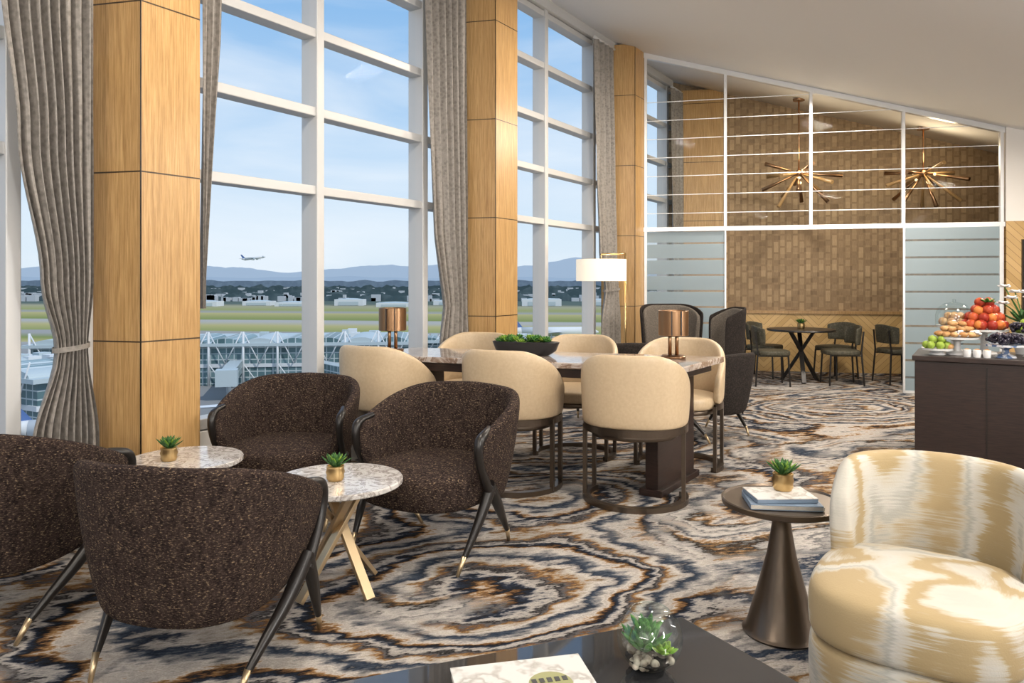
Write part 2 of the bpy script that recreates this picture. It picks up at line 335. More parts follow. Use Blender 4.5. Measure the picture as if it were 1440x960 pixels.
def curtain(name,prof,off,folds,amp=.035,tie=None):
    NZ=60;NU=folds*10; vs=[]
    prof=sorted(prof)
    def ip(z):
        for (a,b) in zip(prof[:-1],prof[1:]):
            if z<=b[0]:
                t=(z-a[0])/(b[0]-a[0]); t=t*t*(3-2*t) if tie else t
                return a[1]+(b[1]-a[1])*t,a[2]+(b[2]-a[2])*t
        return prof[-1][1],prof[-1][2]
    z0,z1=prof[0][0],prof[-1][0]
    for j in range(NZ+1):
        z=z0+(z1-z0)*j/NZ; l,r=ip(z); yl,yr=ywall(l,off),ywall(r,off)
        for i in range(NU+1):
            t=i/NU; y=yl+(yr-yl)*t
            a=amp*(math.sin(t*folds*2*math.pi+.4*math.sin(z*1.3))+.35*math.sin(t*folds*4.3*math.pi+z*.7))
            vs.append(wallpt(y,off,z)+D*a)
    fs=[(j*(NU+1)+i,j*(NU+1)+i+1,(j+1)*(NU+1)+i+1,(j+1)*(NU+1)+i) for j in range(NZ) for i in range(NU)]
    g=grp(name); mk('drape',vs,fs,m_curt,g,smooth=True)
    if tie:
        l,r=ip(tie); a_=wallpt(ywall(l,off)-.01,off,tie); b_=wallpt(ywall(r,off)+.01,off,tie)
        pts=[]
        for k in range(24):
            t=k/24*2*math.pi; c_=(a_+b_)/2+(b_-a_)*.5*math.cos(t)+D*.055*math.sin(t); pts.append((c_.x,c_.y,tie+.01*math.cos(t)))
        mk('tieback_band',[Vector(q)+Vector((0,0,dz)) for dz in(-.012,.012) for q in pts],[(k,(k+1)%24,24+(k+1)%24,24+k) for k in range(24)],m_curt,g,smooth=True)
    rod0=wallpt(ywall(prof[-1][1],off),off,z1+.02); rod1=wallpt(ywall(prof[-1][2],off),off,z1+.02)
    cyl('rod',rod0,rod1,.015,.015,m_frame,g,12)
    return g
curtain('curtain',[(0.01,28,142),(.5,42,138),(.93,78,122),(1.25,56,130),(1.9,22,131),(2.6,-2,132),(3.9,-25,133)],.15,9,.028,tie=.94)
curtain('curtain',[(1.1,283,288),(1.25,283,288),(1.9,284,299),(2.6,284,312),(3.9,285,322)],.15,3,.02)
curtain('curtain',[(0.01,612,661),(.8,618,658),(1.05,624,656),(1.6,610,656),(2.6,602,656),(3.9,596,656)],.17,6,.028)
curtain('curtain',[(0.01,842,874),(.8,845,873),(1.15,850,870),(1.6,842,868),(2.6,838,866),(3.9,836,864)],.13,4,.03,tie=1.15)
curtain('curtain',[(0.01,946,968),(3.9,944,966)],.15,4,.03)
# ---------------------------------------------------------------- partition
part=grp('glass_partition')
def lpx(O,d,px):
    k=(px-720)/F; s_=(k*O.y-O.x)/(d.x-k*d.y); return O+d*s_
def pp_px(px): return lpx(A,PD,px)
def dof(p): return (p.x-X0-MS*p.y)/L_
TR=1.87
pv=[908,1020,1140,1270,1408]
for k,px in enumerate(pv):
    p_=pp_px(px); zt=ceilz(dof(p_))-.01; zb=0.0 if k in(0,4) else TR
    box('upright_%d'%k,(p_.x,p_.y,(zt+zb)/2),(.032,.05,zt-zb),m_chrome,part,PRZ)
p0,p1=pp_px(905),pp_px(1412); c_=(p0+p1)/2
box('transom',(c_.x,c_.y,TR),((p1-p0).length,.07,.05),m_chrome,part,PRZ)
za,zb=ceilz(dof(p0))-.035,ceilz(dof(p1))-.035
n_=Vector((-PD.y,PD.x,0))*.03
vs=[]
for p_,z in((p0,za),(p1,zb)):
    for s_ in(-1,1):
        for dz in(-.03,.03): vs.append(p_+n_*s_+Vector((0,0,z+dz)))
mk('top_rail',vs,[(0,1,3,2),(4,6,7,5),(0,4,5,1),(2,3,7,6),(0,2,6,4),(1,5,7,3)],m_chrome,part)
mk('upper_glass',[p0+Vector((0,0,TR)),p1+Vector((0,0,TR)),p1+Vector((0,0,zb)),p0+Vector((0,0,za))],[(0,1,2,3)],m_glass2,part)
for k,py in enumerate(range(135,312,27)):
    z=1.25+(395-py)*8.7/F
    a_,b_=p0.copy(),p1.copy()
    t=min(1,max(.0,(za-z-.03)/(za-zb))); b_=p0+(p1-p0)*t
    if t>.05:
        c_=(a_+b_)/2; box('frost_line_%d'%k,(c_.x,c_.y,z),((b_-a_).length,.004,.007),m_strip,part,PRZ)
def frostpanel(nm,pa,pb,off):
    a_,b_=pp_px(pa),pp_px(pb); nn=Vector((PD.y,-PD.x,0))*off; c_=(a_+b_)/2+nn
    g=grp(nm); o=box('pane',(c_.x,c_.y,.93),((b_-a_).length,.012,1.82),m_frost,g,PRZ)
    for s_,q in((0,a_),(1,b_)): box('edge_%d'%s_,(q.x+nn.x,q.y+nn.y,.93),(.02,.03,1.84),m_chrome,g,PRZ)
    box('rail_bottom',(c_.x,c_.y,.02),((b_-a_).length,.03,.03),m_chrome,g,PRZ)
frostpanel('frosted_glass_panel',908,1020,0); frostpanel('frosted_glass_door',1268,1402,.09)
q0=pp_px(1413); q1=inter(A,PD,R(DR,0),U)
wallseg('wall_return',q0,q1,0,1.90,.12,m_chev,off=.02)
wallseg('wall_return_upper',q0,q1,1.90,2.95,.12,m_wallw,off=.02)
wallseg('trim_return_dark',pp_px(1434),pp_px(1437),.3,1.7,.03,m_blackwood,off=-.06)
# ---------------------------------------------------------------- chairs
def dining_chair(x,y,face):
    g=grp('dining_chair',(x,y,0),face)
    shell('back_shell',.30,.30,.05,lambda a:.44,lambda a:.85-.24*max(0,(a-.26)/.74)**1.5,math.radians(112),m_leather,g,flare=.012,pw=2.3)
    cushion('seat',.262,.27,.40,.49,2.3,m_leather,g,(0,.0),.03)
    pts=[(.298*math.sin(math.radians(t)),-.298*math.cos(math.radians(t)),.425) for t in range(-115,116,5)]
    vs=[]
    for (a_,b_,c_) in pts:
        for k,dz in((1.0,-.02),(1.0,.02),(.95,.02),(.95,-.02)): vs.append((a_*k,b_*k,c_+dz))
    fs=[(i*4+k,i*4+(k+1)%4,(i+1)*4+(k+1)%4,(i+1)*4+k) for i in range(len(pts)-1) for k in range(4)]
    mk('bronze_band',vs,fs,m_bronze,g)
    vs=[]
    for t in range(-115,116,5):
        a_,b_=.30*math.sin(math.radians(t)),-.30*math.cos(math.radians(t))
        for k,z in((1.0,.0),(1.0,.03),(.87,.03),(.87,0)): vs.append((a_*k,b_*k,z))
    mk('base_ring',vs,fs+[(0,1,2,3),tuple(len(vs)-4+q for q in range(4))],m_bronze,g)
    for s_ in(-1,1):
        for k,t in enumerate((75,114)):
            a_,b_=.288*math.sin(math.radians(t))*s_,-.288*math.cos(math.radians(t))
            box('leg_%d'%(k+(s_+1)),(a_,b_,.22),(.022,.03,.42),m_bronze,g,rz=0)
    cushion('seat_frame',.25,.255,.37,.41,2.3,m_bronze,g,(0,0),.01,0)
    return g
for x,y,f in[(.71,4.30,(.30,.95)),(.01,4.60,(.38,.92)),(-.80,4.88,(.45,.9)),(-.31,5.60,(-.3,-.95)),(.45,5.38,(-.35,-.92)),(1.13,5.08,(-.4,-.9))]: dining_chair(x,y,f)
def tub_chair(x,y,face,mat=None,name='armchair',s_=.97):
    mat=mat or m_tweed
    g=grp(name,(x,y,0),face); g.scale=(s_,s_,s_)
    shell('back_shell',.365,.355,.065,lambda a:.22+.08*a**2,lambda a:.77-.03*a-.15*max(0,(a-.35)/.65)**1.4,math.radians(116),mat,g,flare=.035,pw=2.6,tuck=.045)
    cushion('seat',.315,.33,.255,.42,2.8,mat,g,(0,.02),.05,.012)
    for s in(-1,1):
        curve('frame_arm_%d'%s,[(s*.345,.06,.625),(s*.365,.12,.612),(s*.362,.175,.585),(s*.362,.175,.50),(s*.36,.12,.40),(s*.355,.06,.32)],.020,m_blackwood,g,radii=[.6,1,1.15,.95,.95,1.2],kind='NURBS')
        curve('leg_front_%d'%s,[(s*.355,.06,.36),(s*.352,.11,.27),(s*.33,.19,.13),(s*.32,.225,.075)],.021,m_blackwood,g,radii=[1.3,1.2,.8,.6],kind='NURBS')
        curve('leg_back_%d'%s,[(s*.355,.07,.37),(s*.345,-.01,.27),(s*.30,-.15,.13),(s*.285,-.205,.075)],.021,m_blackwood,g,radii=[1.2,1.3,.8,.6],kind='NURBS')
        cyl('ferrule_front_%d'%s,(s*.32,.225,.08),(s*.308,.262,.0),.0125,.008,m_gold,g,16)
        cyl('ferrule_back_%d'%s,(s*.285,-.205,.08),(s*.27,-.25,.0),.0125,.008,m_gold,g,16)
    return g
tub_chair(-1.02,2.50,(.20,.98),s_=.93); tub_chair(-1.88,2.87,(.30,.95))
tub_chair(-1.20,3.99,(-.10,-.99),s_=.94); tub_chair(-.36,3.52,(-.50,-.86),s_=.96)
tub_chair(.94,6.65,(-.2,1),m_dkfab,'lounge_chair',.95); tub_chair(1.58,6.05,(-.6,.8),m_dkfab,'lounge_chair',.9)
def wing_chair(x,y,face,s_=.88):
    g=grp('wing_chair',(x,y,0),face); g.scale=(s_,s_,1)
    shell('outer_shell',.34,.33,.03,lambda a:.30,lambda a:1.0-.10*max(0,(a-.35)/.65)**1.5,math.radians(92),m_dkfab,g,flare=.05,pw=2.6)
    shell('inner_padding',.315,.305,.06,lambda a:.38,lambda a:.985-.12*max(0,(a-.35)/.65)**1.5,math.radians(90),m_grey,g,flare=.045,pw=2.6)
    cushion('seat',.27,.29,.30,.45,3,m_grey,g,(0,.03),.04)
    for i,(a_,b_) in enumerate(((-1,1),(1,1),(-1,-1),(1,-1))):
        cyl('leg_%d'%i,(a_*.2,b_*.2,.32),(a_*.27,b_*.27,0),.022,.012,m_blackwood,g,16)
    return g
wing_chair(1.72,8.0,(.05,-1)); wing_chair(1.98,7.2,(-1,-.05),.68)
# ikat swivel armchair
g=grp('swivel_armchair',(1.21,2.20,0),(-.56,-.83))
shell('back_shell',.272,.31,.07,lambda a:.10,lambda a:.695-.01*a-.12*max(0,(a-.6)/.4)**2,math.radians(96),m_ikat,g,flare=.02,pw=2.5,tuck=.015,cx=-.03)
cushion('seat_base',.272,.28,.10,.27,3.2,m_ikat,g,(.0,.13),.03,0)
cushion('seat_cushion',.272,.28,.26,.425,3.2,m_ikat,g,(.0,.135),.05,.02)
cushion('plinth',.24,.26,0,.10,3.0,m_bronze2,g,(0,.08),.01,0)
# ---------------------------------------------------------------- dining table
g=grp('dining_table')
NR=Vector((.95,4.20));FR=Vector((1.37,4.82));FL=Vector((-.72,5.50));NL=Vector((-1.02,5.0))
def prism(nm,pts,z0,z1,m,g,bev=.004):
    vs=[(p.x,p.y,z) for z in(z0,z1) for p in pts]
    o=mk(nm,vs,[(0,1,2,3),(4,5,6,7),(0,1,5,4),(1,2,6,5),(2,3,7,6),(3,0,4,7)],m,g); b=o.modifiers.new('b','BEVEL'); b.width=bev; b.segments=2; return o
prism('top',(NR,FR,FL,NL),.725,.762,m_tabletop,g,.006)
cT=(NR+FR+FL+NL)/4
prism('apron',[p+(cT-p).normalized()*.08 for p in(NR,FR,FL,NL)],.67,.724,m_darkwood,g)
ang=math.atan2((FR-NR).y,(FR-NR).x)
for k,(p,q) in enumerate(((NR,FR),(NL,FL))):
    c_=(p+q)/2; inn=((NL-NR) if k==0 else (NR-NL)).normalized()*.20; c_=c_+inn
    box('slab_leg_%d'%k,(c_.x,c_.y,.335),(.58,.08,.67),m_darkwood,g,ang,.004)
    box('foot_%d'%k,(c_.x,c_.y,.02),(.62,.14,.04),m_darkwood,g,ang,.004)
def table_lamp(x,y,z):
    g=grp('table_lamp',(x,y,z))
    lathe('base',[(.001,0),(.075,0),(.078,.006),(.078,.014),(.07,.02),(.001,.02)],(0,0,.001),m_bronze2,g)
    for s_ in(-1,1): cyl('post_%d'%s_,(s_*.022,0,.02),(s_*.022,0,.2),.012,.012,m_bronze2,g,16)
    lathe('shade',[(.092,.145),(.095,.147),(.095,.30),(.092,.302),(.089,.30),(.089,.147),(.092,.145)],(0,0,0),m_bronze2,g)
    lathe('shade_top',[(.001,.28),(.089,.28),(.089,.286),(.001,.286)],(0,0,0),m_bronze2,g)
    for s_ in(-1,1): box('slot_%d'%s_,(s_*.03,-.093,.225),(.006,.006,.15),m_blackwood,g)
table_lamp(-.83,5.19,.762); table_lamp(1.02,4.72,.762)
g=grp('succulent_planter',(.09,4.93,.764),rz=-.3)
lathe('bowl',[(.001,0),(.7,0),(.9,.03),(1,.085),(.97,.088),(.93,.08),(.85,.06),(.001,.06)],(0,0,0),m_blackmatt,g,sx=.23,sy=.085)
it=[];it2=[]
for i in range(36):
    a_=random.uniform(-.19,.19); b_=random.uniform(-.05,.05)*(1-abs(a_)/.3)
    (it if i%3 else it2).extend(rosette((a_,b_,.075+random.uniform(0,.03)),.045,12,.010))
leaves('succulents',it,m_green,g); leaves('succulents_lime',it2,m_green2,g)
# ---------------------------------------------------------------- marble side tables
def bar(name,a,b,w,t,m,p):
    a=Vector(a);b=Vector(b);d=b-a; q=d.to_track_quat('Z','Y')
    o=box(name,(a+b)/2,(w,t,d.length),m,p,0,.002); o.rotation_mode='QUATERNION'; o.rotation_quaternion=q; return o
def marble_table(x,y,r=.26,h=.45,rz=0):
    g=grp('marble_side_table',(x,y,0),rz=rz)
    lathe('top',[(.001,h-.022),(r-.004,h-.022),(r,h-.018),(r,h-.004),(r-.004,h),(.001,h)],(0,0,0),m_marble,g,seg=64)
    lathe('rim',[(.001,h-.032),(r*.7,h-.032),(r*.7,h-.023),(.001,h-.023)],(0,0,0),m_gold,g)
    for k in range(4):
        t=k*math.pi/2; c_,s_=math.cos(t),math.sin(t); o_=.018
        ox,oy=-s_*o_,c_*o_
        bar('leg_%d'%k,(-c_*.12+ox,-s_*.12+oy,h-.03),(c_*.19+ox,s_*.19+oy,.008),.040,.018,m_gold,g)
    return g
marble_table(-.705,3.03,rz=-.75); marble_table(-1.48,3.38,r=.25,rz=.4)
def gold_pot(x,y,z,s_=1.0,lm=None):
    g=grp('potted_succulent',(x,y,z)); g.scale=(s_,)*3
    lathe('pot',[(.001,0),(.03,0),(.036,.012),(.034,.022),(.038,.034),(.034,.046),(.036,.058),(.031,.06),(.029,.05),(.001,.048)],(0,0,0),m_brass,g)
    leaves('leaves',rosette((0,0,.05),.075,20,.009,(.45,1.4)),m_darkgreen,g)
    leaves('leaf_edges',rosette((0,0,.055),.06,12,.007,(.6,1.3)),m_green2,g)
gold_pot(-.71,3.0,.451,1.0); gold_pot(-1.53,3.33,.451,1.0)
# ---------------------------------------------------------------- bronze pedestal table
TX,TY=.96,2.66
g=grp('pedestal_side_table',(TX,TY,0))
lathe('stand',[(.001,0),(.13,0),(.135,.008),(.122,.02),(.085,.15),(.05,.28),(.035,.37),(.031,.40),(.04,.425),(.075,.445),(.08,.45),(.001,.45)],(0,0,0),m_bronze,g)
lathe('top',[(.001,.45),(.195,.45),(.205,.455),(.207,.472),(.202,.475),(.196,.468),(.001,.468)],(0,0,0),m_bronze,g,seg=64)
g=grp('stacked_books',(TX-.015,TY-.04,.469),rz=-.12)
box('book_lower',(0,0,.010),(.24,.17,.020),m_bookb,g,0,.002); box('book_lower_pages',(.002,-.002,.010),(.242,.166,.012),m_pages,g)
box('book_upper',(-.005,.005,.028),(.21,.15,.014),m_bookb,g,.15,.002); box('book_upper_cover',(-.005,.005,.036),(.21,.15,.003),m_paper,g,.15)
gold_pot(TX+.005,TY,.508,1.0)
# ---------------------------------------------------------------- coffee table
g=grp('coffee_table')
P0=Vector((.42,1.85)); dl=Vector((-.93,-.36)); dr_=Vector((.5,-.87))
cs=[P0,P0+dl*1.05,P0+dl*1.05+dr_*.75,P0+dr_*.75]
cen=sum(cs,Vector((0,0)))/4
prism('top',cs,.38,.42,m_black,g)
prism('lower_shelf',[c_+(cen-c_)*.08 for c_ in cs],.12,.14,m_black,g)
prism('edge_frame',[c_+(cen-c_)*.02 for c_ in cs],.365,.379,m_bronze,g)
for k,c_ in enumerate(cs):
    q=c_+(cen-c_)*.09; box('leg_%d'%k,(q.x,q.y,.185),(.04,.04,.37),m_bronze,g,.4)
g=grp('magazine',(.03,1.49,.421),rz=.22)
box('cover',(0,0,.018),(.28,.21,.004),m_paper,g,0); box('pages',(0,0,.008),(.275,.205,.016),m_pages,g)
lathe('cover_circle',[(.001,.0205),(.045,.0205),(.045,.0212),(.001,.0212)],(.05,.0,0),Mat('cover_art',(.30,.30,.14),.5),g)
for k in range(5): box('cover_title_%d'%k,(.018+.016*k,.012,.0222),(.010,.016,.0006),m_ink,g)
box('cover_line',(.05,-.012,.0222),(.06,.004,.0006),m_ink,g)
g=grp('glass_terrarium',(.295,1.60,.421))
pr=[]
for i in range(19):
    t=-math.pi/2+.25+ (math.pi-.25-.62)*i/18; pr.append((.07*math.cos(t),.068+.07*math.sin(t)))
m_tg=glassmat('terrarium_glass',(.90,.94,.94),.10)
lathe('globe',[(.001,.001)]+pr,(0,0,0),m_tg,g)
curve('globe_lip',[(pr[-1][0]*math.cos(k*math.pi/16),pr[-1][0]*math.sin(k*math.pi/16),pr[-1][1]) for k in range(32)],.0015,m_tg,g,cyclic=True)
bl_=[((random.uniform(-1,1)*.040,random.uniform(-1,1)*.040,.018+random.uniform(0,.016)),random.uniform(.006,.011)) for _ in range(90)]
blobs('pebbles',bl_,m_stone,g)
lathe('soil',[(.001,.006),(.03,.006),(.052,.026),(.001,.03)],(0,0,0),m_dkfab,g)
leaves('succulent',rosette((-.012,0,.035),.070,22,.0085,(.5,1.45))+rosette((-.01,.0,.07),.05,12,.008,(.6,1.4)),m_green,g,.7)
leaves('succulent_lime',rosette((.026,-.012,.038),.034,14,.010),m_green2,g)
# ---------------------------------------------------------------- floor lamp
g=grp('floor_lamp',(1.13,7.45,0))
lathe('base',[(.001,0),(.14,0),(.14,.02),(.001,.022)],(0,0,0),m_brass,g)
cyl('pole',(0,0,.02),(0,0,1.53),.011,.011,m_brass,g,16); cyl('arm',(0,0,1.52),(-.24,0,1.52),.008,.008,m_brass,g,12)
cyl('drop',(-.24,0,1.52),(-.24,0,1.42),.006,.006,m_brass,g,12)
lathe('shade',[(.245,1.25),(.25,1.25),(.25,1.465),(.245,1.465),(.243,1.46),(.243,1.255),(.245,1.25)],(-.24,0,0),m_shade,g)
l=bpy.data.lights.new('bulb_light','POINT'); l.energy=7; l.color=(1,.8,.55); l.shadow_soft_size=.05
o=bpy.data.objects.new('bulb_light',l); COL.objects.link(o); o.location=(-.24,0,1.35); o.parent=g
# ---------------------------------------------------------------- buffet counter
CO=Vector((2.83,5.25,0)); CRZ=math.atan2(D.y,D.x)
g=grp('buffet_counter',CO,rz=CRZ)
box('body',(.95,.325,.345),(1.9,.62,.69),m_darkwood,g,0,.004)
box('plinth',(.95,.335,.02),(1.87,.60,.04),m_blackwood,g)
box('top',(.95,.32,.71),(1.93,.66,.035),m_darkwood,g,0,.004)
for i in range(4): box('panel_gap_%d'%i,(.45*(i+1)-.02,.013,.35),(.006,.006,.64),m_blackwood,g)
CT=.7285
m_red=fabric('red_apple',(.26,.025,.015),(.44,.09,.03),12,.35,.02); m_org=fabric('orange_fruit',(.50,.13,.03),(.58,.23,.06),12,.4,.05)
m_gra=Mat('dark_grapes',(.015,.012,.025),.25); m_ggr=fabric('green_apple',(.24,.34,.05),(.38,.44,.12),10,.35,.02)
m_pas=fabric('pastry',(.38,.19,.07),(.60,.40,.20),18,.6,.2); m_blue=fabric('blue_white_ceramic',(.10,.16,.30),(.70,.72,.76),22,.2,0,(.42,.5))
def cpt(px,dep): p=lpx(CO+U*dep,D,px); return p.x,p.y
def stand(px,dep,r,h,m=m_por,name='cake_stand'):
    x,y=cpt(px,dep); g=grp(name,(x,y,CT))
    lathe('dish',[(.001,0),(r*.55,0),(r*.5,.012),(.025,.025),(.02,h-.03),(r*.4,h-.012),(r,h-.008),(r*1.02,h+.006),(r*.96,h),(.001,h)],(0,0,0),m,g)
    return g,h
def pile(n,R_,r,z,lay=3):
    out=[]
    for k in range(lay):
        rr=R_*(1-k/lay); m_=max(1,int(n*(1-k/lay)))
        for i in range(m_):
            t=i*2*math.pi/m_+k; out.append(((rr*math.cos(t)*.85,rr*math.sin(t)*.85,z+r+k*r*1.4),r*random.uniform(.9,1.08)))
    return out
g,h=stand(1318,.16,.10,.04); blobs('green_apples',pile(7,.08,.028,h,2),m_ggr,g); blobs('kiwis',[((.05,-.07,h+.02),.020),((.08,-.03,h+.02),.020)],m_pas,g)
g,h=stand(1346,.24,.14,.12); blobs('pastries',pile(14,.14,.026,h,3),m_pas,g,sq=(1.2,1,.75)); blobs('macarons',[((random.uniform(-.1,.1),random.uniform(-.12,-.05),h+.02+random.uniform(0,.03)),.015) for _ in range(22)],m_por,g,sq=(1,1,.6))
g,h=stand(1384,.42,.15,.17); blobs('pomegranates',pile(11,.14,.038,h,4),m_red,g); blobs('oranges',[((.03,-.13,h+.04),.036),((-.09,-.09,h+.04),.035),((0,-.09,h+.09),.034),((-.06,-.03,h+.14),.034)],m_org,g)
leaves('fruit_leaves',rosette((0,-.03,h+.20),.07,9,.014,(0,.7)),m_green,g)
g,h=stand(1414,.15,.12,.085,m_blue,'ceramic_cake_stand'); blobs('grapes',[((random.uniform(-.09,.09),random.uniform(-.08,.08),h+.012+random.uniform(0,.06)),.014) for _ in range(120)],m_gra,g)
g,h=stand(1455,.30,.13,.16); blobs('limes',pile(9,.11,.030,h,3),m_ggr,g); blobs('grapes',[((-.1+random.uniform(-.04,.04),random.uniform(-.1,.05),h+.02+random.uniform(0,.05)),.014) for _ in range(60)],m_gra,g)
g,h=stand(1342,.50,.12,.19); blobs('cheesecakes',pile(8,.09,.030,h,2),m_pas,g)
lathe('glass_dome',[(.125,h),(.125,h+.08),(.11,h+.13),(.065,h+.165),(.012,h+.175),(.012,h+.195),(.001,h+.2)],(0,0,0),m_tg,g)
for px in(1360,1374,1388):
    x,y=cpt(px,.06); g=grp('jam_pot',(x,y,CT)); lathe('pot',[(.001,0),(.022,0),(.026,.03),(.024,.05),(.02,.052),(.001,.045)],(0,0,0),m_por,g); blobs('jam',[((0,0,.05),.018)],m_pas,g,sq=(1,1,.5))
x,y=cpt(1440,.5); g=grp('orchid_vase',(x,y,CT)); lathe('vase',[(.001,0),(.05,0),(.07,.1),(.05,.2),(.055,.22),(.001,.21)],(0,0,0),m_por,g)
for k in range(9):
    a_=k*.7; hh=.36+.04*(k%4); curve('stem_%d'%k,[(0,0,.2),(.03*math.cos(a_),.03*math.sin(a_),.3),(.13*math.cos(a_),.13*math.sin(a_),hh)],.004,m_darkgreen,g,kind='NURBS')
    leaves('blossom_%d'%k,rosette((.13*math.cos(a_),.13*math.sin(a_),hh),.05,7,.018,(.0,.6)),m_por,g)
leaves('foliage',rosette((0,0,.22),.16,12,.02,(.3,1.1)),m_darkgreen,g)
# ---------------------------------------------------------------- back room
def side_chair(x,y,face,s_=.9):
    g=grp('bistro_chair',(x,y,0),face); g.scale=(s_,)*3
    cushion('seat',.23,.23,.40,.47,3.5,m_olive,g,(0,0),.02,.005)
    shell('back',.25,.23,.035,lambda a:.54,lambda a:.80-.04*a*a,math.radians(62),m_olive,g,flare=.02,pw=3)
    for s_ in(-1,1):
        curve('back_post_%d'%s_,[(s_*.17,-.24,.72),(s_*.18,-.21,.45),(s_*.20,-.24,.0)],.012,m_blackwood,g)
        curve('front_leg_%d'%s_,[(s_*.18,.18,.41),(s_*.20,.2,0)],.012,m_blackwood,g)
        curve('side_rail_%d'%s_,[(s_*.18,-.21,.40),(s_*.18,.18,.40)],.010,m_blackwood,g)
side_chair(3.12,9.0,(1,-.1)); side_chair(3.98,9.05,(-1,.1)); side_chair(3.3,9.75,(.7,-.6)); side_chair(4.15,9.6,(-.8,-.4)); side_chair(4.75,9.2,(.9,.1))
def bistro_table(x,y):
    g=grp('bistro_table',(x,y,0))
    lathe('top',[(.001,.63),(.40,.63),(.405,.638),(.40,.655),(.001,.655)],(0,0,0),m_blackwood,g)
    for k in range(3):
        t=k*2*math.pi/3+.3; c_,s_=math.cos(t),math.sin(t)
        bar('leg_%d'%k,(-c_*.16,-s_*.16,.63),(c_*.24,s_*.24,.01),.05,.03,m_blackwood,g)
bistro_table(3.6,9.3); bistro_table(5.4,9.1)
gold_pot(3.6,9.3,.656,1.2)
def chandelier(x,y,z,seed):
    rnd=random.Random(seed); g=grp('starburst_chandelier',(x,y,z))
    zc=ceilz(dof(Vector((x,y,0))))-z
    lathe('canopy',[(.001,zc-.03),(.07,zc-.03),(.075,zc-.005),(.001,zc-.001)],(0,0,0),m_bronze2,g)
    cyl('stem',(0,0,0),(0,0,zc-.02),.01,.01,m_bronze2,g,12); blobs('hub',[((0,0,0),.05)],m_bronze2,g)
    for k in range(15):
        el=math.asin(-.95+1.25*(k+.5)/15); t=k*2.4+seed; d=Vector((math.cos(t)*math.cos(el),math.sin(t)*math.cos(el),math.sin(el)))
        L=rnd.uniform(.36,.56); cyl('rod_%d'%k,d*.04,d*L,.007,.026,m_oak_plain if k%2 else m_bronze2,g,10)
        if k%4==0: blobs('bulb_%d'%k,[(tuple(d*.13+Vector((0,-.02,0))),.02)],m_glow,g,sub=1)
    l=bpy.data.lights.new('glow','POINT'); l.energy=11; l.color=(1,.78,.5); l.shadow_soft_size=.15
    o=bpy.data.objects.new('glow',l); COL.objects.link(o); o.location=(0,-.15,.15); o.parent=g
chandelier(3.65,9.5,2.62,1); chandelier(5.15,9.35,2.60,5)
# ---------------------------------------------------------------- exterior
GZ=-25.0
m_gr=Mat('airfield_ground',(.3,.35,.15),1,spec=0); M=m_gr
t=M.n('ShaderNodeTexCoord').outputs['Object']; s=M.n('ShaderNodeSeparateXYZ',{0:t})
nz=M.noise(M.n('ShaderNodeMapping',{'Vector':t,'Scale':(.004,.012,1)}).outputs[0],1,3).outputs[0]
yy=M.math('ADD',M.math('ADD',s.outputs[1],M.math('MULTIPLY',s.outputs[0],.12)),M.math('MULTIPLY',nz,40))
yn=M.math('DIVIDE',yy,1200.0)
GRS=(.22,.26,.09);YL=(.44,.39,.18);TM=(.34,.33,.31)
M.link(M.ramp(yn,[(0,(.20,.20,.20)),(.24,(.30,.30,.29)),(.262,(.36,.35,.33)),(.266,YL),(.29,GRS),(.31,TM),(.325,TM),(.33,(.29,.31,.12)),(.37,YL),(.40,(.42,.40,.36)),(.415,(.42,.40,.36)),(.42,GRS),(.50,YL),(.52,TM),(.56,(.31,.32,.13)),(.64,(.36,.34,.22)),(.70,(.12,.15,.13)),(1,(.08,.12,.11))]),'Base Color')
mk('airfield_ground',[(-9000,-300,GZ),(9000,-300,GZ),(9000,9000,GZ),(-9000,9000,GZ)],[(0,1,2,3)],m_gr)
def ridge(name,y,x0,x1,n,hf,m,zb=GZ):
    vs=[]
    for i in range(n+1):
        x=x0+(x1-x0)*i/n; vs+=[(x,y,zb),(x,y+3,zb+hf(x))]
    mk(name,vs,[(2*i,2*i+2,2*i+3,2*i+1) for i in range(n)],m)
from mathutils import noise as mn
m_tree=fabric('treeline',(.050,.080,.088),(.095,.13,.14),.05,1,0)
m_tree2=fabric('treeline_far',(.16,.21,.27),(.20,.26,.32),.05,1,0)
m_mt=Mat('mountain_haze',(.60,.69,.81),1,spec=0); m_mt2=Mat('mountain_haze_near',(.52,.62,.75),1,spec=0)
for k,y_ in enumerate((980,1080,1250,1500)):
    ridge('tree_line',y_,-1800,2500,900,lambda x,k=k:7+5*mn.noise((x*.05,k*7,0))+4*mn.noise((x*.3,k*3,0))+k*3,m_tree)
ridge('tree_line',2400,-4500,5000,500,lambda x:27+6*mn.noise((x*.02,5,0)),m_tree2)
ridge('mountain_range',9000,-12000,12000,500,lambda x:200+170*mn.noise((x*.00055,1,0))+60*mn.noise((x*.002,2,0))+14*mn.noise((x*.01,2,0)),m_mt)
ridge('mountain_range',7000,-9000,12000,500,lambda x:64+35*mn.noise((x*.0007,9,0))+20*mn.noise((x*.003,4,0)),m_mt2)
m_bld=Mat('hangar_white',(.66,.68,.69),.7); m_roof=Mat('terminal_roof',(.46,.53,.55),.5)
m_fac=Mat('terminal_glazing',(.1,.2,.2),.3); M=m_fac
M.link(brick(M,M.coord((1,1,1),(math.pi/2,0,0)),(.06,.12,.13),(.18,.28,.30),(.52,.58,.59),.13,1.9,1.5,0.0),'Base Color')
m_city=Mat('city_blocks',(.5,.52,.54),.8)
